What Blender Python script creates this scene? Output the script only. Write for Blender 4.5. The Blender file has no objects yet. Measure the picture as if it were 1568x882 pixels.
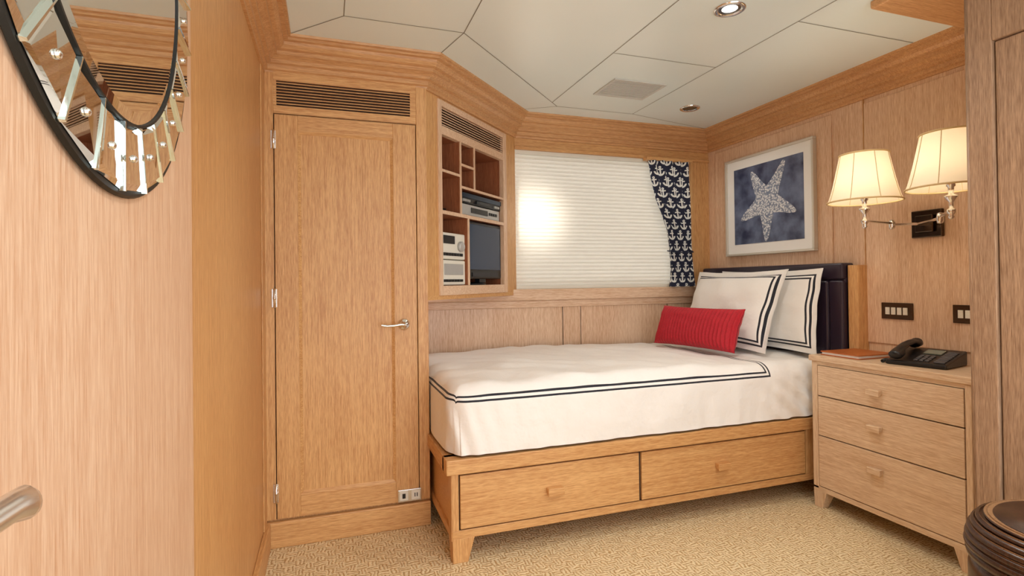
import bpy, bmesh, math, random
from mathutils import Vector, Matrix, noise
random.seed(3)
sc = bpy.context.scene
sc.view_settings.view_transform = 'Standard'
COL = sc.collection

# ------------------------------------------------------------------ materials
def srgb(r, g, b):
    def f(c):
        c /= 255.0
        return c/12.92 if c <= 0.04045 else ((c+0.055)/1.055)**2.4
    return (f(r), f(g), f(b), 1.0)

def newmat(name):
    m = bpy.data.materials.new(name); m.use_nodes = True
    nt = m.node_tree
    return m, nt, nt.nodes['Principled BSDF']

def plain(name, col, rough=0.5, metal=0.0, **kw):
    m, nt, p = newmat(name)
    p.inputs['Base Color'].default_value = col
    p.inputs['Roughness'].default_value = rough
    p.inputs['Metallic'].default_value = metal
    for k, v in kw.items():
        p.inputs[k.replace('_', ' ')].default_value = v
    n = nt.nodes.new('ShaderNodeTexNoise'); n.inputs['Scale'].default_value = 40
    mr = nt.nodes.new('ShaderNodeMapRange')
    mr.inputs['To Min'].default_value = max(0, rough-0.04); mr.inputs['To Max'].default_value = min(1, rough+0.04)
    nt.links.new(n.outputs['Fac'], mr.inputs['Value'])
    if rough > 0.08: nt.links.new(mr.outputs['Result'], p.inputs['Roughness'])
    return m

class MB:
    def __init__(s, nt): s.nt = nt
    def m(s, op, a, b=None, c=None):
        n = s.nt.nodes.new('ShaderNodeMath'); n.operation = op
        for i, v in enumerate((a, b, c)):
            if v is None: continue
            if isinstance(v, (int, float)): n.inputs[i].default_value = v
            else: s.nt.links.new(v, n.inputs[i])
        return n.outputs[0]

def wood(name, dark, light, axis='Z', rough=0.40, contrast=1.1):
    m, nt, p = newmat(name)
    tc = nt.nodes.new('ShaderNodeTexCoord')
    def mp(a, b):
        n = nt.nodes.new('ShaderNodeMapping')
        sx = [a, a, a]; sx['XYZ'.index(axis)] = b
        n.inputs['Scale'].default_value = sx
        nt.links.new(tc.outputs['Object'], n.inputs['Vector']); return n
    def nz(mapping, detail=4):
        n = nt.nodes.new('ShaderNodeTexNoise'); n.inputs['Scale'].default_value = 1.0
        n.inputs['Detail'].default_value = detail; n.inputs['Roughness'].default_value = 0.6
        nt.links.new(mapping.outputs[0], n.inputs['Vector']); return n
    n1 = nz(mp(120, 2.5), 5); n2 = nz(mp(420, 22.0), 3); n3 = nz(mp(2.5, .8), 2)
    mb = MB(nt)
    f = mb.m('MULTIPLY', n1.outputs['Fac'], 0.36)
    f = mb.m('ADD', f, mb.m('MULTIPLY', n2.outputs['Fac'], 0.60))
    f = mb.m('ADD', f, mb.m('MULTIPLY', n3.outputs['Fac'], 0.19))
    cr = nt.nodes.new('ShaderNodeValToRGB')
    w = 0.13/contrast
    cr.color_ramp.elements[0].position = 0.575-w; cr.color_ramp.elements[0].color = dark
    cr.color_ramp.elements[1].position = 0.575+w; cr.color_ramp.elements[1].color = light
    nt.links.new(f, cr.inputs['Fac'])
    nt.links.new(cr.outputs['Color'], p.inputs['Base Color'])
    p.inputs['Roughness'].default_value = rough
    b = nt.nodes.new('ShaderNodeBump'); b.inputs['Strength'].default_value = 0.10; b.inputs['Distance'].default_value = 0.002
    nt.links.new(f, b.inputs['Height']); nt.links.new(b.outputs['Normal'], p.inputs['Normal'])
    return m

OD, OL = srgb(188, 131, 77), srgb(227, 180, 122)
oakZ = wood('oak_vertical', OD, OL, 'Z')
oakX = wood('oak_horizontal_x', OD, OL, 'X')
oakY = wood('oak_horizontal_y', OD, OL, 'Y')
PD, PL = srgb(204, 160, 124), srgb(238, 209, 180)
paleZ = wood('oak_pale_vertical', PD, PL, 'Z', 0.34)
paleX = wood('oak_pale_x', PD, PL, 'X', 0.4)
paleY = wood('oak_pale_y', PD, PL, 'Y', 0.4)
doorW = wood('oak_door_leaf', srgb(202, 156, 122), srgb(232, 200, 172), 'Z', 0.3, 0.95)
crownW = wood('oak_crown', srgb(184, 131, 84), srgb(222, 175, 124), 'X', 0.4)
redW = wood('shelf_interior_wood', srgb(128, 70, 42), srgb(170, 104, 68), 'Z', 0.5)
wardW = wood('wardrobe_wood_backlit', srgb(136, 104, 80), srgb(186, 152, 122), 'Z', 0.45)  # darker wood tone carries the shade of the backlit front
darkW = wood('dark_walnut', srgb(40, 22, 14), srgb(78, 48, 32), 'Z', 0.3)
lightInlay = wood('inlay_wood', srgb(132, 96, 66), srgb(168, 130, 94), 'Z', 0.35)
shadow_gap = plain('joint_gap_dark', srgb(60, 38, 22), 0.8)
chrome = plain('polished_chrome', srgb(235, 235, 235), 0.08, 1.0)
nickel = plain('brushed_nickel', srgb(226, 226, 224), 0.22, 0.9)
darkchrome = plain('dark_bronze', srgb(90, 75, 62), 0.18, 1.0)
black = plain('black_plastic', srgb(22, 22, 24), 0.35)
blackm = plain('black_backing', srgb(12, 12, 12), 0.5)
silver = plain('silver_plastic', srgb(190, 190, 188), 0.35, 0.4)
whitep = plain('white_plastic', srgb(232, 228, 215), 0.4)
screen = plain('tv_glass', srgb(36, 54, 80), 0.07)
mirror = plain('mirror_glass', srgb(240, 244, 244), 0.015, 1.0)
bevelg = plain('bevelled_glass', srgb(225, 238, 236), 0.06, 0.95)
groove = plain('ceiling_groove', srgb(130, 126, 114), 0.8)
vent_white = plain('vent_white', srgb(205, 206, 200), 0.5)
paper = plain('mat_board', srgb(244, 244, 242), 0.7)
frameS = plain('silver_frame', srgb(214, 208, 196), 0.35, 0.4)
orangeL = plain('tan_leather', srgb(180, 98, 44), 0.45)

def leather():
    m, nt, p = newmat('navy_leather')
    p.inputs['Base Color'].default_value = srgb(46, 34, 48); p.inputs['Roughness'].default_value = 0.3
    v = nt.nodes.new('ShaderNodeTexVoronoi'); v.inputs['Scale'].default_value = 260
    tc = nt.nodes.new('ShaderNodeTexCoord'); nt.links.new(tc.outputs['Object'], v.inputs['Vector'])
    b = nt.nodes.new('ShaderNodeBump'); b.inputs['Strength'].default_value = 0.15; b.inputs['Distance'].default_value = 0.002
    nt.links.new(v.outputs['Distance'], b.inputs['Height']); nt.links.new(b.outputs['Normal'], p.inputs['Normal'])
    return m
leatherM = leather()

def ceilingmat():
    m, nt, p = newmat('ceiling_panel')
    p.inputs['Roughness'].default_value = 0.28
    tc = nt.nodes.new('ShaderNodeTexCoord')
    n = nt.nodes.new('ShaderNodeTexNoise'); n.inputs['Scale'].default_value = 1.2
    nt.links.new(tc.outputs['Object'], n.inputs['Vector'])
    cr = nt.nodes.new('ShaderNodeValToRGB')
    cr.color_ramp.elements[0].position = .3; cr.color_ramp.elements[0].color = srgb(230, 243, 242)
    cr.color_ramp.elements[1].position = .7; cr.color_ramp.elements[1].color = srgb(240, 250, 250)
    nt.links.new(n.outputs['Fac'], cr.inputs['Fac']); nt.links.new(cr.outputs['Color'], p.inputs['Base Color'])
    return m
ceilM = ceilingmat()

def carpet():
    m, nt, p = newmat('woven_carpet')
    p.inputs['Roughness'].default_value = 0.95
    tc = nt.nodes.new('ShaderNodeTexCoord')
    nd = nt.nodes.new('ShaderNodeTexNoise'); nd.inputs['Scale'].default_value = 26
    nt.links.new(tc.outputs['Object'], nd.inputs['Vector'])
    va = nt.nodes.new('ShaderNodeVectorMath'); va.operation = 'MULTIPLY_ADD'
    nt.links.new(nd.outputs['Color'], va.inputs[0]); va.inputs[1].default_value = (.028, .028, 0)
    nt.links.new(tc.outputs['Object'], va.inputs[2])
    sp = nt.nodes.new('ShaderNodeSeparateXYZ'); nt.links.new(va.outputs[0], sp.inputs[0])
    mb = MB(nt)
    X, Y = sp.outputs[0], sp.outputs[1]
    ch = nt.nodes.new('ShaderNodeTexChecker'); ch.inputs['Scale'].default_value = 26
    nt.links.new(va.outputs[0], ch.inputs['Vector'])
    sx = mb.m('SINE', mb.m('MULTIPLY', X, 2*math.pi/0.0135))
    sy = mb.m('SINE', mb.m('MULTIPLY', Y, 2*math.pi/0.0135))
    mix = mb.m('ADD', mb.m('MULTIPLY', sx, ch.outputs['Fac']), mb.m('MULTIPLY', sy, mb.m('SUBTRACT', 1.0, ch.outputs['Fac'])))
    f = mb.m('MULTIPLY_ADD', mix, 0.5, 0.5)
    fn = nt.nodes.new('ShaderNodeTexNoise'); fn.inputs['Scale'].default_value = 90
    nt.links.new(tc.outputs['Object'], fn.inputs['Vector'])
    f = mb.m('MULTIPLY_ADD', mb.m('SUBTRACT', fn.outputs['Fac'], .5), 1.4, f)
    cr = nt.nodes.new('ShaderNodeValToRGB')
    cr.color_ramp.elements[0].position = 0.0; cr.color_ramp.elements[0].color = srgb(188, 154, 104)
    cr.color_ramp.elements[1].position = 0.55; cr.color_ramp.elements[1].color = srgb(240, 220, 180)
    nt.links.new(f, cr.inputs['Fac']); nt.links.new(cr.outputs['Color'], p.inputs['Base Color'])
    b = nt.nodes.new('ShaderNodeBump'); b.inputs['Strength'].default_value = 0.6; b.inputs['Distance'].default_value = 0.004
    nt.links.new(f, b.inputs['Height']); nt.links.new(b.outputs['Normal'], p.inputs['Normal'])
    return m
carpetM = carpet()

def stripes_mat(name, base, hw, hh, lines, halfw=0.0032):
    """cotton with embroidered lines at given inset distances from a UV rectangle (UV in metres)"""
    m, nt, p = newmat(name)
    mb = MB(nt)
    uv = nt.nodes.new('ShaderNodeUVMap'); uv.uv_map = 'UVMap'
    sp = nt.nodes.new('ShaderNodeSeparateXYZ'); nt.links.new(uv.outputs[0], sp.inputs[0])
    d = mb.m('MAXIMUM', mb.m('SUBTRACT', mb.m('ABSOLUTE', sp.outputs[0]), hw), mb.m('SUBTRACT', mb.m('ABSOLUTE', sp.outputs[1]), hh))
    tot = None
    for l in lines:
        k = mb.m('LESS_THAN', mb.m('ABSOLUTE', mb.m('ADD', d, l)), halfw)
        tot = k if tot is None else mb.m('MAXIMUM', tot, k)
    mx = nt.nodes.new('ShaderNodeMix'); mx.data_type = 'RGBA'
    nt.links.new(tot, mx.inputs[0]); mx.inputs[6].default_value = base; mx.inputs[7].default_value = srgb(28, 30, 42)
    nt.links.new(mx.outputs[2], p.inputs['Base Color'])
    p.inputs['Roughness'].default_value = 0.8
    p.inputs['Sheen Weight'].default_value = 0.15
    n = nt.nodes.new('ShaderNodeTexNoise'); n.inputs['Scale'].default_value = 5; n.inputs['Detail'].default_value = 5
    tc = nt.nodes.new('ShaderNodeTexCoord'); nt.links.new(tc.outputs['Object'], n.inputs['Vector'])
    b = nt.nodes.new('ShaderNodeBump'); b.inputs['Strength'].default_value = 0.8; b.inputs['Distance'].default_value = 0.03
    nt.links.new(n.outputs['Fac'], b.inputs['Height']); nt.links.new(b.outputs['Normal'], p.inputs['Normal'])
    return m

def anchor_mat():
    m, nt, p = newmat('anchor_print_fabric')
    mb = MB(nt)
    uv = nt.nodes.new('ShaderNodeUVMap'); uv.uv_map = 'UVMap'
    sp = nt.nodes.new('ShaderNodeSeparateXYZ'); nt.links.new(uv.outputs[0], sp.inputs[0])
    U = mb.m('DIVIDE', sp.outputs[0], 0.062); V = mb.m('DIVIDE', sp.outputs[1], 0.072)
    row = mb.m('FLOOR', V)
    U = mb.m('ADD', U, mb.m('MULTIPLY', row, 0.5))
    P = mb.m('SUBTRACT', mb.m('FRACT', U), .5); Q = mb.m('SUBTRACT', mb.m('FRACT', V), .5)
    aP = mb.m('ABSOLUTE', P)
    def AND(a, b): return mb.m('MULTIPLY', a, b)
    bar = AND(mb.m('LESS_THAN', aP, .07), mb.m('LESS_THAN', mb.m('ABSOLUTE', Q), .3))
    cb = AND(mb.m('LESS_THAN', aP, .26), mb.m('LESS_THAN', mb.m('ABSOLUTE', mb.m('SUBTRACT', Q, .17)), .055))
    r = mb.m('SQRT', mb.m('ADD', mb.m('MULTIPLY', P, P), mb.m('POWER', mb.m('ADD', Q, .02), 2.0)))
    arc = AND(mb.m('LESS_THAN', mb.m('ABSOLUTE', mb.m('SUBTRACT', r, .34)), .08), mb.m('LESS_THAN', Q, -.06))
    r2 = mb.m('SQRT', mb.m('ADD', mb.m('MULTIPLY', P, P), mb.m('POWER', mb.m('SUBTRACT', Q, .37), 2.0)))
    ring = mb.m('LESS_THAN', mb.m('ABSOLUTE', mb.m('SUBTRACT', r2, .08)), .045)
    tot = mb.m('MAXIMUM', mb.m('MAXIMUM', bar, cb), mb.m('MAXIMUM', arc, ring))
    mx = nt.nodes.new('ShaderNodeMix'); mx.data_type = 'RGBA'
    nt.links.new(tot, mx.inputs[0]); mx.inputs[6].default_value = srgb(34, 38, 60); mx.inputs[7].default_value = srgb(240, 240, 234)
    nt.links.new(mx.outputs[2], p.inputs['Base Color']); p.inputs['Roughness'].default_value = .85
    return m

def translucent(name, col, tr=0.6, emit=0.0):
    m, nt, p = newmat(name)
    p.inputs['Base Color'].default_value = col; p.inputs['Roughness'].default_value = 0.8
    t = nt.nodes.new('ShaderNodeBsdfTranslucent'); t.inputs['Color'].default_value = col
    n = nt.nodes.new('ShaderNodeTexNoise'); n.inputs['Scale'].default_value = 2
    mr = nt.nodes.new('ShaderNodeMapRange'); mr.inputs['To Min'].default_value = tr-.02; mr.inputs['To Max'].default_value = tr+.02
    nt.links.new(n.outputs['Fac'], mr.inputs['Value'])
    mx = nt.nodes.new('ShaderNodeMixShader'); nt.links.new(mr.outputs[0], mx.inputs[0])
    nt.links.new(p.outputs[0], mx.inputs[1]); nt.links.new(t.outputs[0], mx.inputs[2])
    nt.links.new(mx.outputs[0], nt.nodes['Material Output'].inputs[0])
    if emit:
        p.inputs['Emission Color'].default_value = col; p.inputs['Emission Strength'].default_value = emit
    return m

def emis(name, col, s):
    m, nt, p = newmat(name)
    p.inputs['Emission Color'].default_value = col; p.inputs['Emission Strength'].default_value = s
    return m

# ------------------------------------------------------------------ geometry helpers
def link(o, parent=None):
    COL.objects.link(o)
    if parent: o.parent = parent
    return o
def empty(name):
    e = bpy.data.objects.new(name, None); e.empty_display_size = .1
    return link(e)
def mesh(name, verts, faces, mat, parent=None, M=None, smooth=False, bevel=0, seg=2):
    me = bpy.data.meshes.new(name)
    if M is not None: verts = [M @ Vector(v) for v in verts]
    me.from_pydata([tuple(v) for v in verts], [], faces)
    bm = bmesh.new(); bm.from_mesh(me); bmesh.ops.recalc_face_normals(bm, faces=bm.faces); bm.to_mesh(me); bm.free()
    if mat: me.materials.append(mat)
    if smooth:
        for f in me.polygons: f.use_smooth = True
    o = link(bpy.data.objects.new(name, me), parent)
    if bevel:
        b = o.modifiers.new('bevel', 'BEVEL'); b.width = bevel; b.segments = seg; b.limit_method = 'ANGLE'
    return o
BF = [(0,1,2,3),(4,5,6,7),(0,1,5,4),(1,2,6,5),(2,3,7,6),(3,0,4,7)]
def box(name, x0, x1, y0, y1, z0, z1, mat, parent=None, bevel=0.0, M=None, seg=2):
    v = [(x0,y0,z0),(x1,y0,z0),(x1,y1,z0),(x0,y1,z0),(x0,y0,z1),(x1,y0,z1),(x1,y1,z1),(x0,y1,z1)]
    return mesh(name, v, BF, mat, parent, M, bevel=bevel, seg=seg)
def multibox(name, boxes, mat, parent=None, bevel=0.0, M=None):
    V, F = [], []
    for (x0,x1,y0,y1,z0,z1) in boxes:
        n = len(V)
        V += [(x0,y0,z0),(x1,y0,z0),(x1,y1,z0),(x0,y1,z0),(x0,y0,z1),(x1,y0,z1),(x1,y1,z1),(x0,y1,z1)]
        F += [tuple(i+n for i in f) for f in BF]
    return mesh(name, V, F, mat, parent, M, bevel=bevel)
def lathe(name, prof, mat, parent=None, M=None, n=40, smooth=True, caps=True):
    V, F = [], []
    for (r, z) in prof:
        for i in range(n):
            a = 2*math.pi*i/n; V.append((r*math.cos(a), r*math.sin(a), z))
    for j in range(len(prof)-1):
        for i in range(n):
            F.append((j*n+i, j*n+(i+1) % n, (j+1)*n+(i+1) % n, (j+1)*n+i))
    if caps:
        if prof[0][0] > 1e-5: F.append(tuple(range(n)))
        if prof[-1][0] > 1e-5: F.append(tuple((len(prof)-1)*n+i for i in range(n)))
    return mesh(name, V, F, mat, parent, M, smooth=smooth)
def tube(name, pts, r, mat, parent=None, cyclic=False):
    cu = bpy.data.curves.new(name, 'CURVE'); cu.dimensions = '3D'; cu.bevel_depth = r; cu.bevel_resolution = 4; cu.use_fill_caps = True
    s = cu.splines.new('POLY'); s.points.add(len(pts)-1)
    for p, q in zip(s.points, pts): p.co = (*q, 1)
    s.use_cyclic_u = cyclic; s.use_smooth = True
    cu.materials.append(mat)
    return link(bpy.data.objects.new(name, cu), parent)
def T(x, y, z): return Matrix.Translation((x, y, z))
def axisM(origin, direction):
    q = Vector((0,0,1)).rotation_difference(Vector(direction).normalized())
    return T(*origin) @ q.to_matrix().to_4x4()

# key dimensions
XL, XR = -0.25, 2.56
YC, YW = 2.49, 3.16
XC = 0.44
ZC = 2.128
YB = -0.9

# ------------------------------------------------------------------ room shell
box('floor', XL-.1, XR+.1, YB, YW+.1, -.05, 0, carpetM)
ceil = box('ceiling', XL-.1, XR+.1, YB, YW+.15, ZC, ZC+.05, ceilM)
def strip(p, q, w=.0035):
    p, q = Vector((*p, 0)), Vector((*q, 0)); d = (q-p).normalized(); n = Vector((-d.y, d.x, 0))*w/2
    return [p-n, q-n, q+n, p+n]
V, F = [], []
for p, q in [((-.13,2.37),(.07,2.155)),((.07,2.155),(.542,2.155)),((.07,2.155),(.07,YB)),((.542,2.155),(.542,YB)),
             ((.542,2.155),(.492,2.372)),((.542,2.155),(1.285,2.9)),((1.285,2.9),(1.79,2.9)),((1.285,2.9),(1.06,3.04)),((1.79,2.9),(2.44,3.04)),
             ((1.23,2.845),(1.23,YB)),((1.79,2.9),(1.79,YB)),((1.23,2.145),(1.79,2.145)),((1.79,1.66),(2.44,1.66)),((1.23,1.2),(.542,1.2))]:
    n = len(V)
    for c in strip(p, q): V += [(c.x, c.y, ZC-.0012)]
    F.append((n, n+1, n+2, n+3))
mesh('ceiling_joint_lines', V, F, groove, ceil)

# left wall with flush door
wl = box('wall_left', XL-.08, XL, YB, YC+.1, 0, ZC, oakZ)
d1 = empty('door_1')
box('leaf', XL+.0004, XL+.006, .14, 1.18, .01, 2.0, doorW, d1, .002)
box('gap', XL+.0002, XL+.0012, 1.18, 1.188, .01, 2.0, shadow_gap, d1)
lathe('handle_rose', [(0.024,0),(0.024,.006),(.02,.010),(.010,.012),(.010,.05)], nickel, d1, axisM((XL+.006,.330,.955),(1,0,0)), 24)
V=[];F=[]
path=[(.322,0,.010,.010),(.35,.001,.0105,.010),(.40,.003,.010,.011),(.43,.002,.010,.011),(.448,-.001,.012,.012),(.457,-.004,.010,.009),(.461,-.007,.005,.004)]
for (y,dz,hz,hx) in path:
    for k in range(16):
        a=2*math.pi*k/16
        V.append((XL+.058+hx*.7*math.cos(a), y, .958+dz+hz*math.sin(a)))
for j in range(len(path)-1):
    for k in range(16): F.append((j*16+k,j*16+(k+1)%16,(j+1)*16+(k+1)%16,(j+1)*16+k))
F.append(tuple(range(16))); F.append(tuple((len(path)-1)*16+k for k in range(16)))
mesh('handle_lever',V,F,nickel,d1,smooth=True)
box('corner_stile', XL, XL+.006, 2.38, YC, .11, 2.0, oakZ, wl, .002)
box('baseboard_left', XL, XL+.02, 1.19, YC-.027, 0, .11, oakY, None, .004)

# closet wall
wc = box('wall_closet', XL-.05, XC, YC, YC+.03, 0, ZC, oakZ)
box('wall_closet_side', XC-.03, XC, YC+.03, YW, 0, 1.02, oakZ)
cd = empty('closet_door')
yD = YC-.016
cdx0, cdx1, cdz0, cdz1 = -.205, .388, .118, 1.822
px0, px1, pz0, pz1 = -.113, .286, .21, 1.755
multibox('stiles', [(cdx0,px0,yD,YC-.001,cdz0,cdz1),(px1,cdx1,yD,YC-.001,cdz0,cdz1)], oakZ, cd, .0015)
multibox('rails', [(px0,px1,yD,YC-.001,pz1,cdz1),(px0,px1,yD,YC-.001,cdz0,pz0)], oakX, cd, .0015)
box('panel', px0, px1, YC-.008, YC-.001, pz0, pz1, oakZ, cd)
mo = .012
Vm = []
for (a,b) in [(0,-.0155),(mo,-.008)]:
    Vm += [(px0+a,YC+b,pz0+a),(px1-a,YC+b,pz0+a),(px1-a,YC+b,pz1-a),(px0+a,YC+b,pz1-a)]
mesh('panel_moulding', Vm, [(i,(i+1)%4,4+(i+1)%4,4+i) for i in range(4)], oakX, cd)
multibox('door_gap', [(cdx0-.004,cdx0,YC-.003,YC-.0005,cdz0-.004,cdz1+.004),(cdx1,cdx1+.004,YC-.003,YC-.0005,cdz0-.004,cdz1+.004),(cdx0,cdx1,YC-.003,YC-.0005,cdz1,cdz1+.004),(cdx0,cdx1,YC-.003,YC-.0005,cdz0-.004,cdz0)], shadow_gap, cd)
for i, z in enumerate((1.714, 1.045, .227)):
    lathe('hinge_%d' % (i+1), [(.006,-.04),(.006,.04)], chrome, cd, T(cdx0-.003, yD-.003, z), 14)
    lathe('hinge_pin_%d' % (i+1), [(.0075,-.006),(.0075,.006)], chrome, cd, T(cdx0-.003, yD-.003, z), 14)
    box('hinge_leaf_%d' % (i+1), cdx0-.014, cdx0+.006, yD-.002, yD+.003, z-.038, z+.038, nickel, cd)
lathe('handle_rose', [(.026,0),(.026,.006),(.018,.011),(.009,.013),(.009,.045),(.012,.05),(0,.052)], chrome, cd, axisM((.328,yD,.916),(0,-1,0)), 28)
tube('handle_lever', [(.334,yD-.044,.916),(.31,yD-.046,.918),(.28,yD-.045,.914),(.25,yD-.043,.913),(.225,yD-.04,.917)], .0065, chrome, cd)
so = empty('power_socket')
box('plate', .293, .398, yD-.007, yD, .118, .172, nickel, so, .002)
multibox('insets', [(.300,.338,yD-.009,yD-.006,.125,.166),(.353,.391,yD-.009,yD-.006,.125,.166)], whitep, so, .001)
multibox('slots', [(.312,.326,yD-.0105,yD-.008,.135,.156),(.366,.370,yD-.0105,yD-.008,.138,.155),(.376,.38,yD-.0105,yD-.008,.138,.155)], black, so)
multibox('trim_closet', [(XL,cdx0-.004,YC-.012,YC,.115,2.0),(cdx1+.004,XC,YC-.012,YC,.115,2.0)], oakZ, None, .002)
multibox('trim_closet_rail', [(cdx0-.004,cdx1+.004,YC-.012,YC,1.828,1.862),(cdx0-.004,cdx1+.004,YC-.012,YC,1.968,2.03)], oakX, None, .002)
cv = empty('closet_vent')
box('back', -.2, .37, YC-.004, YC-.0005, 1.862, 1.968, shadow_gap, cv)
multibox('side_blocks', [(cdx0-.004,-.196,YC-.012,YC,1.862,1.968),(.366,cdx1+.004,YC-.012,YC,1.862,1.968)], oakX, cv)
for i in range(8):
    z = 1.868+i*.0125
    mesh('slat_%d' % i, [(-.196,YC-.013,z),(.366,YC-.013,z),(.366,YC-.013,z+.0035),(-.196,YC-.013,z+.0035),(-.196,YC-.002,z+.006),(.366,YC-.002,z+.006),(.366,YC-.002,z+.0095),(-.196,YC-.002,z+.0095)], BF, oakX, cv)
box('baseboard_closet', XL, XC, YC-.026, YC, 0, .108, oakX, None, .004)

# ---------------------------------------------------------------- diagonal shelf cabinet
e = Vector((1,1,0)).normalized(); nrm = Vector((-1,1,0)).normalized()
D = Matrix(((e.x, nrm.x, 0, XC),(e.y, nrm.y, 0, YC),(0,0,1,0),(0,0,0,1)))
LS = math.hypot(YW-YC, YW-YC)
cab = empty('corner_shelf_cabinet')
s0, s1, zb, zt, dp = .122, .772, 1.087, 1.82, .28
box('stile_left', 0, .093, .0, .02, 1.04, ZC, oakZ, cab, M=D)
box('stile_right', .815, LS, .0, .02, 1.04, ZC, oakZ, cab, M=D)
box('top_board', .093, .815, 0, .02, 1.985, ZC, oakX, cab, M=D)
multibox('face_frame', [(.093,s0,-.008,.02,1.04,1.985),(s1,.815,-.008,.02,1.04,1.985)], paleZ, cab, .002, D)
multibox('face_rails', [(s0,s1,-.008,.02,1.955,1.985),(s0,s1,-.008,.02,zt,1.862),(s0,s1,-.008,.02,1.04,zb)], paleX, cab, .002, D)
box('vent_back', s0, s1, .012, .02, 1.862, 1.955, shadow_gap, cab, M=D)
for i in range(7):
    z = 1.866+i*.0128
    mesh('louvre_%d' % i, [(s0,-.006,z),(s1,-.006,z),(s1,-.006,z+.004),(s0,-.006,z+.004),(s0,.01,z+.006),(s1,.01,z+.006),(s1,.01,z+.01),(s0,.01,z+.01)], BF, paleX, cab, M=D)
box('back_panel', s0-.02, s1+.02, dp, dp+.015, zb-.04, zt+.03, redW, cab, M=D)
multibox('sides', [(s0-.015,s0,.02,dp,zb-.02,zt+.02),(s1,s1+.015,.02,dp,zb-.02,zt+.02)], redW, cab, M=D)
multibox('top_bottom', [(s0,s1,.02,dp,zt,zt+.02),(s0,s1,.02,dp,zb-.02,zb)], redW, cab, M=D)
tk = .013
multibox('shelf_boards', [(s0,s1,-.004,dp,1.435,1.435+.018),(s0,.296,-.002,dp,1.64,1.64+tk),(.296,.436,-.002,dp,1.70,1.70+tk),(.296,s1,-.002,dp,1.585,1.585+tk)], redW, cab, .001, D)
multibox('shelf_board_edges', [(s0,s1,-.007,0,1.435,1.453),(s0,.296,-.006,0,1.64,1.653),(.296,.436,-.006,0,1.70,1.713),(.296,s1,-.006,0,1.585,1.598)], paleX, cab, .001, D)
multibox('dividers', [(.290,.303,-.002,dp,1.453,zt),(.430,.443,-.002,dp,1.598,zt),(.362,.376,-.002,dp,zb,1.435)], redW, cab, .001, D)
multibox('divider_edges', [(.290,.303,-.0065,0,1.453,zt),(.430,.443,-.0065,0,1.598,zt),(.362,.376,-.0065,0,zb,1.435)], paleZ, cab, .001, D)
box('under_board', 0, LS, .0, .26, 1.02, 1.04, oakX, cab, M=D)
tv = empty('television')
box('casing', .380, .769, .012, .05, 1.12, 1.432, black, tv, .008, D)
box('screen', .402, .748, .008, .014, 1.170, 1.414, screen, tv, .002, D)
box('speaker_bar', .43, .72, .008, .014, 1.134, 1.155, plain('speaker_grille', srgb(50,50,54), .5), tv, M=D)
box('neck', .54, .61, .03, .06, 1.10, 1.13, black, tv, M=D)
lathe('foot', [(.09,0),(.09,.006),(.07,.012),(.02,.014)], black, tv, D @ T(.575,.11,1.088), 32)
dv = empty('dvd_player')
box('body', .312, .762, .01, .25, 1.518, 1.574, black, dv, .003, D)
box('front_strip', .312, .762, .004, .011, 1.547, 1.572, plain('dark_blue_trim', srgb(50,62,80), .2, .6), dv, .002, D)
multibox('display', [(.47,.62,.002,.011,1.525,1.541)], plain('display_dark', srgb(16,20,28), .1), dv, M=D)
multibox('buttons', [(.33+i*.02,.343+i*.02,.002,.011,1.526,1.538) for i in range(4)]+[(.68+i*.02,.693+i*.02,.002,.011,1.526,1.538) for i in range(3)], silver, dv, M=D)
rc = empty('satellite_receiver')
box('body', .33, .748, .01, .24, 1.456, 1.514, silver, rc, .003, D)
multibox('display', [(.42,.6,.006,.011,1.472,1.5)], black, rc, M=D)
multibox('buttons', [(.62+i*.025,.636+i*.025,.004,.011,1.478,1.494) for i in range(4)], black, rc, .002, D)
st = empty('compact_stereo')
box('upper_unit', .130, .355, .01, .22, 1.218, 1.350, whitep, st, .006, D)
box('lower_unit', .130, .355, .01, .22, 1.09, 1.214, whitep, st, .006, D)
box('display', .15, .25, .006, .011, 1.295, 1.335, black, st, M=D)
lathe('volume_dial', [(.026,0),(.026,.014),(.021,.018),(0,.018)], silver, st, D @ axisM((.305,.01,1.285),(0,-1,0)), 24)
multibox('buttons', [(.150+i*.026,.168+i*.026,.004,.011,1.235,1.250) for i in range(7)]+[(.150+i*.026,.168+i*.026,.004,.011,1.105,1.118) for i in range(7)], black, st, .001, D)
multibox('cassette_slot', [(.155,.330,.006,.011,1.14,1.195)], silver, st, .002, D)
lathe('trinket_dish', [(.02,0),(.034,.018),(.036,.02),(.03,.018),(.0,.006)], blackm, None, D @ T(.21,.07,1.4535), 24)

# ---------------------------------------------------------------- window wall
wx0, wx1, wz0, wz1 = 1.105, 2.40, 1.055, 1.925
box('wall_window_lower', XC-.03, XR+.08, YW, YW+.1, 0, wz0, paleZ)
box('wall_window_upper', wx0-.02, XR+.08, YW, YW+.1, wz1, ZC, oakX)
box('wall_window_right', wx1, XR+.08, YW, YW+.1, wz0, wz1, oakZ)
box('trim_window_right', wx1+.0, wx1+.02, YW-.012, YW, wz0, wz1, oakZ, None, .003)
box('trim_window_top', wx0, XR, YW-.012, YW, wz1, wz1+.02, oakX, None, .003)
box('trim_window_sill', XC, XR, YW-.03, YW, .985, 1.055, paleX, None, .006)
box('trim_wainscot_bead', XC, XR, YW-.012, YW, .94, .985, paleX, None, .004)
multibox('trim_wainscot_joint', [(1.418,1.422,YW-.002,YW,.3,.94),(1.545,1.548,YW-.002,YW,.3,.94),(2.2,2.203,YW-.002,YW,.3,.94)], shadow_gap)
win = empty('window_1')
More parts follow.
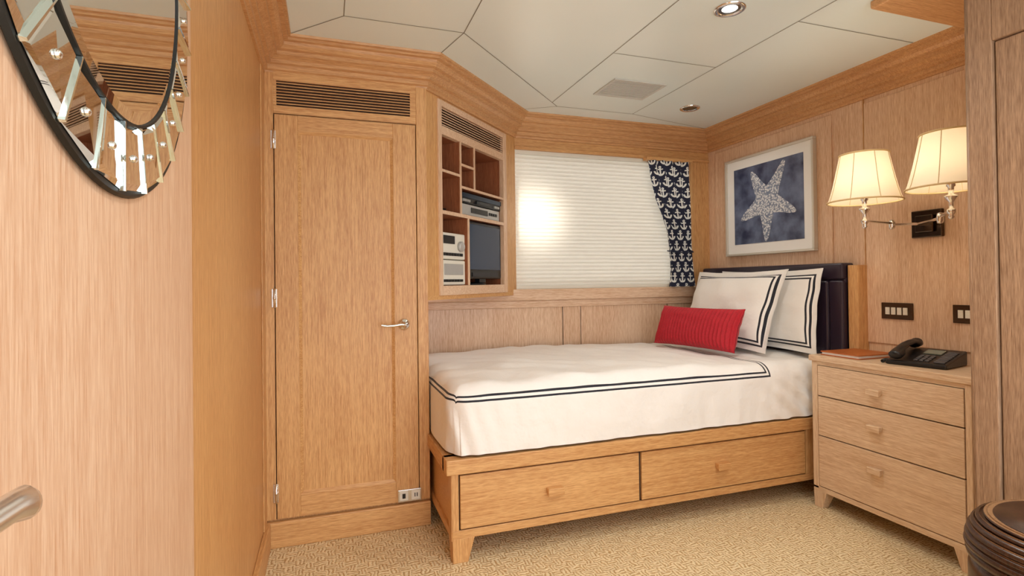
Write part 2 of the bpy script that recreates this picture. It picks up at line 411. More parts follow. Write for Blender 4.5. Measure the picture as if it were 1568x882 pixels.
multibox('outer_frame', [(wx0-.02,wx0+.02,YW+.06,YW+.1,wz0,wz1),(wx1-.02,wx1+.02,YW+.06,YW+.1,wz0,wz1),(wx0,wx1,YW+.06,YW+.1,wz0-.02,wz0+.02),(wx0,wx1,YW+.06,YW+.1,wz1-.02,wz1+.02)], whitep, win)
def glassmat():
    m, nt, p = newmat('window_glass')
    t = nt.nodes.new('ShaderNodeBsdfTransparent'); g = nt.nodes.new('ShaderNodeBsdfGlossy'); g.inputs['Roughness'].default_value = .02
    f = nt.nodes.new('ShaderNodeFresnel'); mx = nt.nodes.new('ShaderNodeMixShader')
    nt.links.new(f.outputs[0], mx.inputs[0]); nt.links.new(t.outputs[0], mx.inputs[1]); nt.links.new(g.outputs[0], mx.inputs[2])
    nt.links.new(mx.outputs[0], nt.nodes['Material Output'].inputs[0]); return m
box('glass', wx0, wx1, YW+.078, YW+.082, wz0, wz1, glassmat(), win)
V, F = [], []
N = 34; SUBP = 6
NP = N*SUBP
for i in range(NP+1):
    z = wz0+.02+(wz1-.025-wz0-.02)*i/NP
    ph_ = (i % SUBP)/SUBP
    y = YW+.022-.014*abs(math.sin(math.pi*ph_))
    V += [(wx0+.004, y, z), (wx1-.004, y, z)]
for i in range(NP): F.append((2*i, 2*i+1, 2*i+3, 2*i+2))
bl = empty('pleated_blind')
mesh('pleats', V, F, translucent('blind_fabric', srgb(228, 220, 206), .5), bl)
box('bottom_rail', wx0+.004, wx1-.004, YW+.006, YW+.028, wz0, wz0+.02, whitep, bl, .002)
box('head_rail', wx0+.004, wx1-.004, YW+.004, YW+.03, wz1-.025, wz1, whitep, bl, .002)

# curtain
cur = empty('anchor_curtain')
kz = [(1.055,2.185,2.385),(1.12,2.20,2.375),(1.226,2.20,2.366),(1.34,2.19,2.36),(1.443,2.175,2.36),(1.55,2.135,2.362),(1.66,2.092,2.362),(1.78,2.06,2.36),(1.905,2.04,2.36)]
def edges(z):
    for a, b in zip(kz, kz[1:]):
        if z <= b[0]:
            t = (z-a[0])/(b[0]-a[0]); return a[1]+t*(b[1]-a[1]), a[2]+t*(b[2]-a[2])
    return kz[-1][1:]
V, F, UV = [], [], []
NR, NC = 60, 90
for j in range(NR+1):
    z = 1.057+.848*j/NR; a, b = edges(z)
    for i in range(NC+1):
        u = i/NC
        x = a+(b-a)*u + .004*math.sin(u*31+z*3)
        y = YW-.052 + .018*math.sin(u*2*math.pi*5+.6*math.sin(z*4)) + .006*noise.noise(Vector((u*5, z*4, 1)))
        V.append((x, y, z)); UV.append((u*.48, z))
for j in range(NR):
    for i in range(NC):
        F.append((j*(NC+1)+i, j*(NC+1)+i+1, (j+1)*(NC+1)+i+1, (j+1)*(NC+1)+i))
def meshuv(name, V, F, UV, mat, parent=None, smooth=True):
    me = bpy.data.meshes.new(name); me.from_pydata(V, [], F)
    uvl = me.uv_layers.new(name='UVMap')
    for l in me.loops: uvl.data[l.index].uv = UV[l.vertex_index]
    for f in me.polygons: f.use_smooth = smooth
    me.materials.append(mat)
    return link(bpy.data.objects.new(name, me), parent)
meshuv('fabric', V, F, UV, anchor_mat(), cur)
tube('tieback', [(2.19,YW-.03,1.30),(2.2,YW-.085,1.29),(2.28,YW-.09,1.285),(2.36,YW-.08,1.29),(2.385,YW-.02,1.31)], .004, plain('tieback_navy', srgb(30,34,56), .8), cur)
box('curtain_track', 2.02, 2.38, YW-.06, YW-.012, 1.905, 1.925, oakX, cur, .002)

# ---------------------------------------------------------------- right wall
wr = box('wall_right', XR, XR+.08, YB, YW+.1, 0, ZC, paleZ)
multibox('panel_boards', [(XR-.008,XR+.001,2.17,3.085,1.0,1.975),(XR-.008,XR+.001,1.20,1.985,.78,1.975)], paleZ, wr, .004)
multibox('panel_joint', [(XR-.0092,XR-.0002,1.985,1.988,.74,2.0)], oakZ, wr)
box('headboard_side_panel', XR-.07, XR-.001, 1.98, 2.036, .735, 1.165, oakZ, None, .003)

# crown moulding sweep
def offset_poly(P, p):
    out = []
    for i in range(len(P)):
        def nn(a, b):
            d = (b-a).normalized(); return Vector((d.y, -d.x))
        if i == 0: n = nn(P[0], P[1]); out.append(P[0]+n*p); continue
        if i == len(P)-1: n = nn(P[-2], P[-1]); out.append(P[-1]+n*p); continue
        n1, n2 = nn(P[i-1], P[i]), nn(P[i], P[i+1]); b = (n1+n2).normalized()
        out.append(P[i]+b*(p/b.dot(n1)))
    return out
PP = [Vector(v) for v in [(XL, YB), (XL, YC), (XC, YC), (XC+(YW-YC), YW), (XR, YW), (XR, YB)]]
prof = [(0,1.995),(.010,1.995),(.012,2.006),(.022,2.010),(.022,2.030),(.036,2.034),(.036,2.048),(.054,2.058),(.062,2.060),(.062,2.076),(.078,2.080),(.090,2.092),(.092,2.104),(.108,2.106),(.108,2.116),(.118,2.118),(.12,ZC)]
def sweep(name, prof, mat, PP):
    V, F = [], []
    m = len(PP)
    for (p, z) in prof:
        for q in offset_poly(PP, p): V.append((q.x, q.y, z))
    for j in range(len(prof)-1):
        for i in range(m-1): F.append((j*m+i, j*m+i+1, (j+1)*m+i+1, (j+1)*m+i))
    return mesh(name, V, F, mat)
sweep('trim_crown', prof, crownW, PP)

# ---------------------------------------------------------------- ceiling fixtures
lamp_on = emis('downlight_glow', (1, .95, .86, 1), 3)
lamp_off = plain('lamp_off', srgb(90,76,60), .25)
reflM = plain('reflector', srgb(150,150,150), .2, 1)
def downlight(x, y, name='recessed_downlight', r=.058, glow=True, power=12):
    e_ = empty(name)
    lathe('ring', [(r,0),(r,-.005),(r*.9,-.008),(r*.72,-.004),(r*.66,.0)], chrome, e_, T(x, y, ZC-.0005), 36, caps=False)
    lathe('inner_cone', [(r*.7,-.003),(r*.5,-.0012)], reflM if glow else lamp_off, e_, T(x, y, ZC), 32, caps=False)
    lathe('lamp_face', [(0,0),(r*.5,0)], lamp_on if glow else lamp_off, e_, T(x, y, ZC-.0015), 32, caps=False)
    if power:
        L = bpy.data.lights.new('spot', 'SPOT'); L.energy = power; L.color = (1, .95, .88); L.spot_size = math.radians(150); L.spot_blend = .9; L.shadow_soft_size = .05
        o = link(bpy.data.objects.new('downlight_beam', L), e_); o.location = (x, y, ZC-.02)
downlight(1.455, 1.661, power=24)
downlight(2.06, 2.70, power=8, glow=False)
downlight(.55, .6, power=30)  # added fill light behind the view, modelled as a downlight
downlight(1.455, .2, power=30)  # another added, unseen downlight to brighten the room
cvt = empty('ceiling_air_vent')
multibox('frame', [(1.39,1.70,2.41,2.425,ZC-.006,ZC),(1.39,1.70,2.635,2.65,ZC-.006,ZC),(1.39,1.405,2.425,2.635,ZC-.006,ZC),(1.685,1.70,2.425,2.635,ZC-.006,ZC)], vent_white, cvt, .001)
multibox('slats', [(1.405,1.685,2.43+i*.015,2.439+i*.015,ZC-.005,ZC-.002) for i in range(14)], vent_white, cvt)
box('duct', 1.405, 1.685, 2.425, 2.635, ZC-.0018, ZC-.0008, plain('vent_shadow', srgb(150,150,144), .9), cvt)

# ---------------------------------------------------------------- bed
bed = empty('bed')
bx0, bx1, by0, by1 = .455, 2.50, 2.087, 3.125
def taper_leg(name, x0,x1,y0,y1,zt_, mat, par, f=.22, dx=(1,1), dy=(1,1)):
    w, d = (x1-x0)*f, (y1-y0)*f
    v = [(x0+w*dx[0],y0+d*dy[0],0),(x1-w*dx[1],y0+d*dy[0],0),(x1-w*dx[1],y1-d*dy[1],0),(x0+w*dx[0],y1-d*dy[1],0),(x0,y0,zt_),(x1,y0,zt_),(x1,y1,zt_),(x0,y1,zt_)]
    return mesh(name, v, BF, mat, par, bevel=.002)
box('carcass', bx0+.006, bx1, by0+.006, by1, .1, .385, oakX, bed)
box('top_rail_front', .43, bx1, by0-.022, by0+.06, .352, .41, oakX, bed, .004)
box('top_rail_foot', .43, .52, by0+.03, by1, .352, .41, oakY, bed, .004)
box('deck', .5, bx1, by0+.05, by1, .36, .40, oakX, bed)
box('corner_post', bx0-.003, bx0+.012, by0-.002, by0+.05, .09, .352, oakZ, bed)
box('bottom_rail_front', bx0, bx1, by0-.004, by0+.02, .095, .128, oakX, bed, .002)
box('bottom_rail_foot', bx0-.004, bx0+.02, by0, by1, .095, .128, oakY, bed, .002)
box('drawer_1', .487, 1.292, by0-.008, by0+.01, .134, .343, oakX, bed, .002)
box('drawer_2', 1.305, 2.24, by0-.008, by0+.01, .134, .343, oakX, bed, .002)
multibox('posts', [(bx0,.481,by0-.004,by0+.01,.128,.352),(2.246,bx1,by0-.004,by0+.01,.128,.352)], oakZ, bed)
multibox('drawer_gaps', [(.481,2.246,by0+.004,by0+.0055,.128,.352)], shadow_gap, bed)
taper_leg('leg_1', bx0, .545, by0-.004, by0+.07, .097, oakZ, bed, .3, (.1,1), (.1,1))
taper_leg('leg_2', 2.42, bx1, by0-.004, by0+.07, .097, oakZ, bed, .3, (1,.1), (.1,1))
taper_leg('leg_3', bx0, .545, by1-.08, by1, .097, oakZ, bed, .3, (.1,1), (1,.1))
taper_leg('leg_4', 2.42, bx1, by1-.08, by1, .097, oakZ, bed, .3, (1,.1), (1,.1))
def pull(name, M, par, mat):
    v = [(-.034,0,-.006),(.034,0,-.006),(.034,0,.014),(-.034,0,.014),(-.036,-.03,-.017),(.036,-.03,-.017),(.036,-.03,.015),(-.036,-.03,.015)]
    return mesh(name, v, BF, mat, par, M, bevel=.003)
pull('pull_1', T(.885, by0-.008, .237), bed, oakX)
pull('pull_2', T(1.731, by0-.008, .237), bed, oakX)
box('mattress', .475, 2.46, by0+.02, by1-.01, .40, .665, plain('mattress_ticking', srgb(235,230,218), .9), bed, .05, seg=5)
# headboard
hb = empty('leather_headboard')
hx0, hx1, hy0, hy1, hz1 = 2.465, 2.545, 2.042, 3.12, 1.178
box('padded_back', hx0+.015, hx1, hy0, hy1, .42, hz1, leatherM, hb, .012, seg=4)
box('border_top', hx0-.002, hx0+.05, hy0, hy1, hz1-.085, hz1, leatherM, hb, .014, seg=4)
box('border_side_near', hx0-.002, hx0+.05, hy0, hy0+.085, .42, hz1-.088, leatherM, hb, .014, seg=4)
box('border_side_far', hx0-.002, hx0+.05, hy1-.085, hy1, .42, hz1-.088, leatherM, hb, .014, seg=4)
for i in range(2):
    ya = hy0+.088+i*.453
    box('cushion_%d' % (i+1), hx0-.004, hx0+.05, ya, ya+.45, .42, hz1-.088, leatherM, hb, .016, seg=4)

# duvet
def fold(l, r=.075, hang=.2):
    q = r*math.pi/2
    if l < hang: return 0.0, r+hang-l
    if l < hang+q:
        a = (l-hang)/r; return r*(1-math.cos(a)), r*(1-math.sin(a))
    return r+(l-hang-q), 0.0
def duvet():
    r, hang = .075, .195
    Lx = hang+r*math.pi/2+(2.455-.448-r); Ly = hang+r*math.pi/2+(by1-.005-(by0-.012)-r)
    NX, NY = 260, 170
    V, F, UV = [], [], []
    top = .69
    for j in range(NY+1):
        t = Ly*(j/NY)
        for i in range(NX+1):
            s = Lx*(i/NX)
            ox, dx = fold(s, r, hang); oy, dy = fold(t, r, hang)
            drop = (dx**5+dy**5)**.2
            drop = min(drop, r+hang)
            R = .10
            if ox < R and oy < R:
                a, b = (R-ox)/R, (R-oy)/R
                a2, b2 = a*math.sqrt(1-b*b/2), b*math.sqrt(1-a*a/2)
                ox, oy = R-a2*R, R-b2*R
            x = .448+ox; y = by0-.012+oy
            z = top-drop
            flat = max(0, 1-drop/.05)
            z += flat*(.012*noise.noise(Vector((x*3.0, y*3.5, .3)))+.009*noise.noise(Vector((x*9, y*7+x*3, 2.3))))
            fade = min(1, max(0, (1.95-x)/.2))
            z += flat*.012*math.sin(math.pi*min(1, max(0, (x-.45)/1.6)))*fade
            cz = math.exp(-((x-.75)**2+(y-2.5)**2)/.15)
            z += flat*.009*cz*math.sin((x*.6+y)*28+3*noise.noise(Vector((x*4, y*4, 0))))
            hangf = min(1, max(0, (drop-.03)/.12))
            wv = .010*noise.noise(Vector((x*7, z*1.6, 5)))+.006*noise.noise(Vector((x*19, z*3, 8)))
            if dy > .03: y -= hangf*(wv+.004)
            wv2 = .009*noise.noise(Vector((y*8, z*1.6, 15)))
            if dx > .03: x -= hangf*(wv2)
            cf = math.exp(-((x-.45)**2+(y-by0)**2)/.02)*hangf
            y += .007*cf*math.sin(x*90+z*25)
            if x > 1.95 and drop > .02:
                y += .008*math.sin((x*50+z*60))*min(1, (x-1.95)*6)*hangf
            z = max(z, .413)
            V.append((x, y, z)); UV.append((s-(hang+.04)-.78, t-(hang+.035)-.78))
    for j in range(NY):
        for i in range(NX):
            F.append((j*(NX+1)+i, j*(NX+1)+i+1, (j+1)*(NX+1)+i+1, (j+1)*(NX+1)+i))
    return meshuv('duvet', V, F, UV, stripes_mat('duvet_cotton', srgb(246,243,239), .78, .78, (0.0,-.019), .0042))
duvet()

# pillows
def pillow(name, c, wdir, hdir, hw, hh, th, mat, flange=.035, seed=0, ribs=False, par=None):
    c, wd, hd = Vector(c), Vector(wdir).normalized(), Vector(hdir).normalized(); nd = wd.cross(hd).normalized()
    NU, NV = (200, 40) if ribs else (80, 56)
    V, F, UV = [], [], []
    for side in (1, -1):
        off = len(V)
        for j in range(NV+1):
            for i in range(NU+1):
                u, v = -1+2*i/NU, -1+2*j/NV
                fu, fv = 1-flange/hw, 1-flange/hh
                a = max(0, 1-(abs(u)/fu)**2.6); b = max(0, 1-(abs(v)/fv)**2.6)
                h = th*(a*b)**.42
                uu = u*(1-.05*(1-v*v)*abs(u)); vv = v*(1-.06*(1-u*u)*abs(v))
                h += .014*noise.noise(Vector((u*2.2, v*2.2, seed+side)))*(a*b)**.3*(0 if ribs else 1)
                if ribs: h += .006*math.cos(u*hw*2*math.pi/.024)*(a*b)**.2
                wob = .006*noise.noise(Vector((u*3, v*3, seed+9)))
                P = c+wd*(uu*hw)+hd*(vv*hh)+nd*(side*(h+.0015)+wob)
                V.append(tuple(P)); UV.append((u*hw, v*hh))
        for j in range(NV):
            for i in range(NU):
                q = (off+j*(NU+1)+i, off+j*(NU+1)+i+1, off+(j+1)*(NU+1)+i+1, off+(j+1)*(NU+1)+i)
                F.append(q if side == 1 else q[::-1])
    return meshuv(name, V, F, UV, mat, par)
pillow('pillow', (2.392,2.49,.930), (0,1,0), (.12,0,1), .375, .225, .05, stripes_mat('pillow_cotton', srgb(246,243,238), .375, .225, (.034,.052), .0045), seed=1)
pillow('pillow', (2.268,2.64,.930), (.04,1,0), (.38,0,1), .385, .238, .080, stripes_mat('pillow_cotton_front', srgb(246,243,238), .385, .238, (.034,.052), .0045), seed=4)
redM, nt, p = newmat('red_ribbed_velvet')
n = nt.nodes.new('ShaderNodeTexNoise'); n.inputs['Scale'].default_value = 30
cr = nt.nodes.new('ShaderNodeValToRGB'); cr.color_ramp.elements[0].color = srgb(158,8,28); cr.color_ramp.elements[1].color = srgb(202,18,40)
nt.links.new(n.outputs['Fac'], cr.inputs['Fac']); nt.links.new(cr.outputs['Color'], p.inputs['Base Color'])
p.inputs['Roughness'].default_value = .7; p.inputs['Sheen Weight'].default_value = .1
pillow('lumbar_cushion', (2.005,2.60,.828), (-.16,1,0), (.38,.05,1), .300, .122, .065, redM, flange=.004, seed=7, ribs=True)

# ---------------------------------------------------------------- nightstand
ns = empty('nightstand')
nx0, nx1, ny0, ny1 = 2.235, XR-.012, 1.335, 2.025
nD, nL = srgb(204, 168, 132), srgb(238, 213, 182)
nW = wood('nightstand_oak', nD, nL, 'Y'); nWz = wood('nightstand_oak_v', nD, nL, 'Z')
box('carcass', nx0+.008, nx1, ny0, ny1, .09, .70, nWz, ns)
box('top', nx0-.012, nx1, ny0-.03, ny1+.012, .702, .73, nW, ns, .004)
box('apron_top', nx0-.002, nx0+.02, ny0, ny1, .685, .702, nW, ns)
multibox('stiles', [(nx0-.004,nx0+.02,ny1-.03,ny1,.09,.70),(nx0-.004,nx0+.02,ny0,ny0+.022,.09,.70)], nWz, ns, .002)
box('bottom_rail', nx0-.004, nx0+.02, ny0, ny1, .078, .102, nW, ns, .002)
box('gap', nx0+.0065, nx0+.0085, ny0, ny1, .1, .69, shadow_gap, ns)
for i, (a, b) in enumerate([(.54,.682),(.35,.535),(.106,.345)]):
    box('drawer_%d' % (i+1), nx0-.006, nx0+.01, ny0+.025, ny1-.034, a, b, nW, ns, .002)
R90 = Matrix.Rotation(-math.pi/2, 4, 'Z')
for i, z in enumerate((.607,.452,.27)):
    pull('pull_%d' % (i+1), T(nx0-.006, 1.70, z) @ R90 @ Matrix.Scale(.85, 4), ns, nW)
def nleg(nm, y0, y1, dy, x0, x1, dx):
    taper_leg(nm, x0, x1, y0, y1, .08, nWz, ns, .35, dx, dy)
nleg('leg_1', ny1-.07, ny1, (1,.1), nx0-.004, nx0+.06, (.1,1)); nleg('leg_2', ny0, ny0+.07, (.1,1), nx0-.004, nx0+.06, (.1,1))
nleg('leg_3', ny1-.07, ny1, (1,.1), nx1-.06, nx1, (1,.1)); nleg('leg_4', ny0, ny0+.07, (.1,1), nx1-.06, nx1, (1,.1))
fo = empty('leather_folder')
box('cover_bottom', 2.26, 2.485, 1.80, 2.00, .7305, .735, orangeL, fo, .001)
box('pages', 2.265, 2.48, 1.805, 1.995, .735, .745, paper, fo)
box('cover_top', 2.26, 2.485, 1.80, 2.00, .745, .750, orangeL, fo, .001)
# telephone
ph = empty('desk_telephone')
PM = T(2.39, 1.60, .7305) @ Matrix.Rotation(math.radians(-78), 4, 'Z')
v = [(-.11,-.1,0),(.11,-.1,0),(.11,.1,0),(-.11,.1,0),(-.11,-.1,.018),(.11,-.1,.018),(.11,.1,.06),(-.11,.1,.06)]
mesh('base', v, BF, black, ph, PM, bevel=.006)
sl = math.atan2(.042, .2)
SM = PM @ T(0,0,.039) @ Matrix.Rotation(sl, 4, 'X')
keyM = plain('phone_keys', srgb(90,90,94), .4)
multibox('keypad', [(-.012+i*.02,.002+i*.02,-.08+j*.02,-.068+j*.02,0,.005) for i in range(3) for j in range(4)], keyM, ph, .001, SM)
multibox('line_keys', [(.06,.098,-.085+j*.017,-.075+j*.017,0,.004) for j in range(9)], keyM, ph, .001, SM)
box('display', -.015, .05, .02, .07, 0, .004, plain('phone_lcd', srgb(120,130,120), .2), ph, M=SM)
V, F = [], []
secs = [(-.105,.010,.016,.022),(-.095,.0,.022,.028),(-.07,.006,.024,.028),(-.05,.022,.014,.02),(0,.028,.013,.019),(.05,.022,.014,.02),(.07,.006,.024,.028),(.095,.0,.022,.028),(.105,.010,.016,.022)]
for (y, dz, hz, hxx) in secs:
    for k in range(14):
        a = 2*math.pi*k/14; V.append((-.07+hxx*math.cos(a), y, .022+dz*.7+hz*.8*math.sin(a)))
for j in range(len(secs)-1):
    for k in range(14): F.append((j*14+k, j*14+(k+1) % 14, (j+1)*14+(k+1) % 14, (j+1)*14+k))
F += [tuple(range(14)), tuple((len(secs)-1)*14+k for k in range(14))]
mesh('handset', V, F, black, ph, SM, smooth=True)
pts = []
for i in range(160):
    t = i/159; a = t*2*math.pi*20
    pts.append(PM @ Vector((-.125-.012*math.sin(t*math.pi)+.006*math.cos(a), -.09+.16*t, .008+.006*math.sin(a))))
tube('coiled_cord', [tuple(q) for q in pts], .0018, black, ph)

def plate(name, ya, yb, za, zb_, n):
    e_ = empty(name)
    box('plate', XR-.016, XR-.0085, ya, yb, za, zb_, darkchrome, e_, .002)
    w = (yb-ya-.036)/n
    multibox('rockers', [(XR-.020,XR-.015,ya+.018+i*w+.004,ya+.018+(i+1)*w-.004,za+.022,zb_-.022) for i in range(n)], whitep, e_, .001)
plate('switch_plate', 1.756, 1.904, .902, .98, 4)
plate('switch_plate', 1.44, 1.588, .902, .98, 4)

# ---------------------------------------------------------------- sconce
sco = empty('swing_arm_wall_sconce')
box('backplate', XR-.028, XR-.0085, 1.617, 1.747, 1.277, 1.400, darkchrome, sco, .004)
box('backplate_step', XR-.045, XR-.028, 1.645, 1.72, 1.30, 1.377, darkchrome, sco, .004)
shadeM = translucent('shade_linen', srgb(250,238,214), .38)
bulbM = emis('bulb_glow', (1, .88, .66, 1), 5)
trimM = plain('shade_trim', srgb(214,186,136), .7); ribM = plain('shade_rib', srgb(212,186,140), .7)
def lamp(i, x, y, zb0, elbow, start):
    zA = 1.337
    tube('arm_%d_a' % i, [start, (start[0]-.04, start[1], zA), (elbow[0], elbow[1], zA)], .0065, chrome, sco)
    lathe('elbow_%d' % i, [(0,-.022),(.010,-.02),(.012,-.01),(.012,.01),(.010,.02),(0,.024)], chrome, sco, T(elbow[0], elbow[1], zA), 18)
    tube('arm_%d_b' % i, [(elbow[0], elbow[1], zA+.006), (x, y, zA+.006)], .0065, chrome, sco)
    lathe('stem_%d' % i, [(0,-.028),(.007,-.025),(.010,-.018),(.006,-.012),(.013,-.004),(.014,.008),(.007,.014),(.007,.035),(.018,.05),(.022,.058),(.009,.064),(.009,.09),(.014,.094),(.014,.13)], chrome, sco, T(x, y, zA), 24)
    lathe('bulb_%d' % i, [(0,-.02),(.012,-.016),(.02,0),(.024,.02),(.018,.042),(0,.055)], bulbM, sco, T(x, y, zA+.15), 20)
    rb, rt, h = .137, .090, .20
    pr = []
    for k in range(13):
        t = k/12; pr.append((rb+(rt-rb)*(t**.8), zb0+h*t))
    lathe('shade_%d' % i, pr, shadeM, sco, T(x, y, 0), 48, caps=False)
    for nm, (r_, z_) in (('bottom', pr[0]), ('top', pr[-1])):
        tube('shade_trim_%s_%d' % (nm, i), [(x+(r_+.001)*math.cos(a*math.pi/24), y+(r_+.001)*math.sin(a*math.pi/24), z_) for a in range(48)], .0035, trimM, sco, cyclic=True)
    for k in range(8):
        a = k*math.pi/4+.3
        tube('shade_rib_%d_%d' % (i, k), [(x+(r_+.0008)*math.cos(a), y+(r_+.0008)*math.sin(a), z_) for r_, z_ in pr], .0014, ribM, sco)
    L = bpy.data.lights.new('bulb', 'POINT'); L.energy = 4.6; L.color = (1, .86, .66); L.shadow_soft_size = .03
    o = link(bpy.data.objects.new('bulb_light_%d' % i, L), sco); o.location = (x, y, zA+.17)
lamp(1, 2.17, 1.69, 1.425, (2.40, 1.74), (XR-.045, 1.69, 1.337))
lamp(2, 2.157, 1.344, 1.425, (2.34, 1.50), (XR-.045, 1.672, 1.337))

# ---------------------------------------------------------------- starfish picture
pic = empty('starfish_picture')
py0, py1, pz0_, pz1_ = 2.26, 2.955, 1.252, 1.883
fx = XR-.0085
fw = .014
multibox('frame', [(fx-.028,fx,py0,py1,pz1_-fw,pz1_),(fx-.028,fx,py0,py1,pz0_,pz0_+fw),(fx-.028,fx,py0,py0+fw,pz0_+fw,pz1_-fw),(fx-.028,fx,py1-fw,py1,pz0_+fw,pz1_-fw)], frameS, pic, .003)
box('mat_board', fx-.014, fx-.002, py0+fw, py1-fw, pz0_+fw, pz1_-fw, paper, pic)
navyM, nt, p = newmat('navy_print')
tc = nt.nodes.new('ShaderNodeTexCoord'); n = nt.nodes.new('ShaderNodeTexNoise'); n.inputs['Scale'].default_value = 9; n.inputs['Detail'].default_value = 8
nt.links.new(tc.outputs['Object'], n.inputs['Vector'])
cr = nt.nodes.new('ShaderNodeValToRGB'); cr.color_ramp.elements[0].position = .35; cr.color_ramp.elements[0].color = srgb(38,46,78)
cr.color_ramp.elements[1].position = .72; cr.color_ramp.elements[1].color = srgb(120,134,166)
nt.links.new(n.outputs['Fac'], cr.inputs['Fac']); nt.links.new(cr.outputs['Color'], p.inputs['Base Color']); p.inputs['Roughness'].default_value = .35
box('print', fx-.016, fx-.0138, 2.335, 2.880, 1.325, 1.812, navyM, pic)
starM, nt, p = newmat('starfish_print')
tc = nt.nodes.new('ShaderNodeTexCoord'); vv = nt.nodes.new('ShaderNodeTexVoronoi'); vv.inputs['Scale'].default_value = 90
nt.links.new(tc.outputs['Object'], vv.inputs['Vector'])
cr = nt.nodes.new('ShaderNodeValToRGB'); cr.color_ramp.elements[0].position = .2; cr.color_ramp.elements[0].color = srgb(236,238,240)
cr.color_ramp.elements[1].position = .7; cr.color_ramp.elements[1].color = srgb(122,134,158)
nt.links.new(vv.outputs['Distance'], cr.inputs['Fac']); nt.links.new(cr.outputs['Color'], p.inputs['Base Color']); p.inputs['Roughness'].default_value = .6
bb = nt.nodes.new('ShaderNodeBump'); bb.inputs['Strength'].default_value = .6; bb.inputs['Distance'].default_value = .003; bb.invert = True
nt.links.new(vv.outputs['Distance'], bb.inputs['Height']); nt.links.new(bb.outputs['Normal'], p.inputs['Normal'])
cy_, cz_ = 2.605, 1.575
arms = [(-36,.235,.08),(36,.265,-.07),(108,.235,.07),(180,.245,.03),(250,.235,-.07)]
V = [(fx-.022, cy_, cz_)]; F = []
spine = []
arms.sort(key=lambda a: a[0] % 360)
for k, (an, ln, bend) in enumerate(arms):
    an_r = math.radians(an)
    def P(al, ac):
        ac2 = ac+bend*(al/ln)**2*ln
        return (-(math.sin(an_r)*al+math.cos(an_r)*ac2), math.cos(an_r)*al-math.sin(an_r)*ac2)
    base = len(V)
    als = [.075,.11,.15,.19,ln*.9,ln*.97]; ws = [.055,.043,.034,.026,.017,.010]
    for al, w_ in zip(als, ws):
        for ac, dx_ in ((-w_,0),(0,.0035),(w_,0)):
            q = P(al, ac); V.append((fx-.0172-dx_, cy_+q[0], cz_+q[1]))
    q = P(ln, 0); V.append((fx-.0172, cy_+q[0], cz_+q[1])); tip = len(V)-1
    F += [(0,base,base+1),(0,base+1,base+2)]
    for j in range(5):
        a = base+3*j
        F += [(a,a+3,a+4,a+1),(a+1,a+4,a+5,a+2)]
    F += [(base+15,tip,base+16),(base+16,tip,base+17)]
    spine.append(base)
for k in range(5):
    F.append((0, spine[k]+2, spine[(k+1) % 5]))
mesh('starfish_image', V, F, starM, pic)

# ---------------------------------------------------------------- round mirror on left wall (slim, bevelled segments)
mi = empty('round_wall_mirror')
my, mz = .770, 1.560
RO, RI = .342, .257
MM = axisM((XL+.0065, my, mz), (1,0,0))
def disc(name, prof, mat, n=96, caps=True): return lathe(name, prof, mat, mi, MM, n, smooth=False, caps=caps)
disc('backing', [(RO+.003,0),(RO+.008,.003),(RO+.005,.0075)], blackm)
disc('inner_mirror', [(RI-.002,.0075),(RI-.002,.0105),(RI-.018,.0125)], mirror)
disc('inner_rim', [(RI-.002,.007),(RI-.002,.0130),(RI+.0015,.0130),(RI+.0015,.007)], blackm, caps=False)
NS = 26
V, F, V2, F2 = [], [], [], []
rnd = random.Random(11)
for k in range(NS):
    a0, a1 = 2*math.pi*k/NS, 2*math.pi*(k+1)/NS
    tilt = rnd.uniform(-.0035, .0035)
    sl_ = rnd.uniform(-.001, .002)
    n_ = len(V)
    for (ri, ro, g, dz) in ((RI+.003, RO, .0012, .0085), (RI+.011, RO-.009, .0095, .0115)):
        for (r, sgn) in ((ri,-1),(ro,-1),(ro,1),(ri,1)):
            am = (a0+a1)/2; half = (a1-a0)/2-g/r
            a = am+sgn*half
            zz = dz + (tilt*sgn*.5 + (sl_ if r < (RI+RO)/2 else -sl_)*.5 if dz > .01 else 0)
            V.append(MM @ Vector((r*math.cos(a), r*math.sin(a), zz)))
    F += [(n_+4,n_+5,n_+6,n_+7)]+[(n_+i, n_+(i+1) % 4, n_+4+(i+1) % 4, n_+4+i) for i in range(4)]
    n_ = len(V2)
    for r, w, zc in ((RI+.002,.0016,.0145),(RO+.002,.0026,.0145)):
        for (dw, dz) in ((-w,.008),(-w*.6,zc),(w*.6,zc),(w,.008)):
            c_, s_ = math.cos(a0), math.sin(a0)
            V2.append(MM @ Vector((r*c_-dw*s_, r*s_+dw*c_, dz)))
    F2 += [(n_,n_+1,n_+5,n_+4),(n_+1,n_+2,n_+6,n_+5),(n_+2,n_+3,n_+7,n_+6),(n_,n_+1,n_+2,n_+3),(n_+4,n_+5,n_+6,n_+7)]
mesh('ring_segments', V, F, mirror, mi)
mesh('glass_rods', V2, F2, bevelg, mi)
for k in range(NS):
    a = 2*math.pi*(k+.5)/NS
    rr = (RI+RO)/2
    lathe('stud_%d' % k, [(.005,0),(.0045,.002),(.003,.004),(0,.005)], chrome, mi, MM @ T(rr*math.cos(a), rr*math.sin(a), .0115), 16)

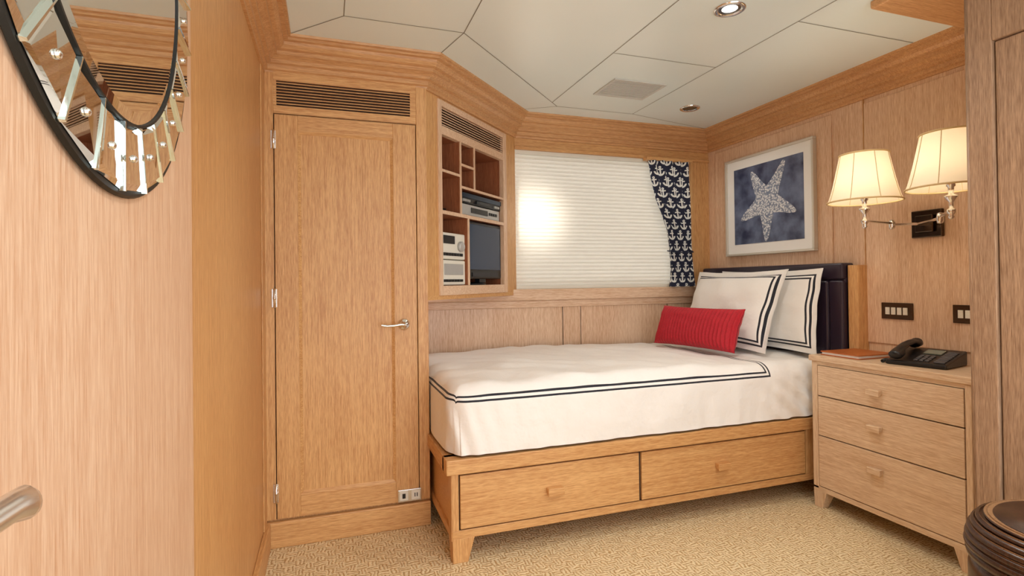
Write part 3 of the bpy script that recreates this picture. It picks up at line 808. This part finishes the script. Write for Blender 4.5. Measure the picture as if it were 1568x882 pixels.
# ---------------------------------------------------------------- wardrobe at right foreground
wa = empty('wardrobe')
ax, ay = 1.90, 1.13
box('carcass', ax+.02, XR-.01, .2, ay-.004, 0, ZC-.04, wardW, wa)
multibox('face_stiles', [(ax,ax+.02,1.065,ay,0,ZC-.04),(ax,ax+.02,.2,.27,0,ZC-.04),(ax,ax+.02,.64,.70,.1,ZC-.04)], wardW, wa, .003)
multibox('face_rails', [(ax,ax+.02,.27,1.065,1.81,ZC-.04),(ax,ax+.02,.27,1.065,0,.12)], wardW, wa, .003)
multibox('door_panels', [(ax+.010,ax+.018,.275,.635,.125,1.805),(ax+.010,ax+.018,.705,1.06,.125,1.805)], wardW, wa)
lathe('corner_bead', [(.008,0),(.008,ZC-.045)], wardW, wa, T(ax+.008, ay+.002, 0), 16)
box('trim_soffit', 1.92, XR, .1, 1.46, ZC-.03, ZC-.0002, crownW, None, .006)

# drum table with stepped, banded rim
dt = empty('drum_side_table')
cx, cy = 1.60, .74
lathe('body', [(.17,0),(.19,.03),(.2,.2),(.2,.40),(.195,.43)], darkW, dt, T(cx, cy, 0), 64)
steps = [(.203,.430,.447),(.206,.450,.464),(.204,.467,.480),(.200,.483,.495),(.193,.498,.509),(.183,.512,.521),(.168,.523,.529)]
for i, (r, z0, z1) in enumerate(steps):
    lathe('rim_band_%d' % i, [(r-.03,z0),(r,z0),(r+.002,(z0+z1)/2),(r,z1),(r-.03,z1)], darkW, dt, T(cx, cy, 0), 72, caps=False)
    lathe('inlay_band_%d' % i, [(r-.006,z1-.0005),(r-.006,z1+.0035)], lightInlay, dt, T(cx, cy, 0), 72, caps=False)
lathe('top', [(.155,.525),(.150,.533),(0,.534)], darkW, dt, T(cx, cy, 0), 64)
lathe('core', [(.14,.43),(.14,.526)], darkW, dt, T(cx, cy, 0), 48)
lathe('top_inlay', [(.168,.5295),(.150,.5300)], lightInlay, dt, T(cx, cy, 0), 72, caps=False)

# ---------------------------------------------------------------- lights
w = bpy.data.worlds.new('World'); sc.world = w; w.use_nodes = True
bg = w.node_tree.nodes['Background']; bg.inputs[0].default_value = (.96, .985, 1, 1); bg.inputs[1].default_value = 2.9
L = bpy.data.lights.new('sun_through_port', 'SPOT'); L.energy = 150; L.spot_size = math.radians(24); L.spot_blend = 1.0; L.shadow_soft_size = .12; L.color = (1,.98,.95)
o = link(bpy.data.objects.new('sun_through_port', L)); o.location = (1.05, 4.2, 1.65)
o.rotation_euler = (Vector((1.25, 3.17, 1.51))-o.location).to_track_quat('-Z', 'Y').to_euler()

# ---------------------------------------------------------------- camera
cam = bpy.data.cameras.new('camera'); cam.sensor_width = 36; cam.lens = 36*828/1568; cam.shift_y = -.0103; cam.clip_start = .02
co = link(bpy.data.objects.new('camera', cam))
yaw, pitch, roll = math.radians(18.9), math.radians(.5), math.radians(.7)
Fw = Vector((math.sin(yaw)*math.cos(pitch), math.cos(yaw)*math.cos(pitch), math.sin(pitch)))
R0 = Vector((math.cos(yaw), -math.sin(yaw), 0)); U0 = R0.cross(Fw)
U = U0*math.cos(roll)+R0*math.sin(roll); R = Fw.cross(U)
Mx = Matrix((R, U, -Fw)).transposed().to_4x4(); Mx.translation = (0, 0, 1.1)
co.matrix_world = Mx
sc.camera = co
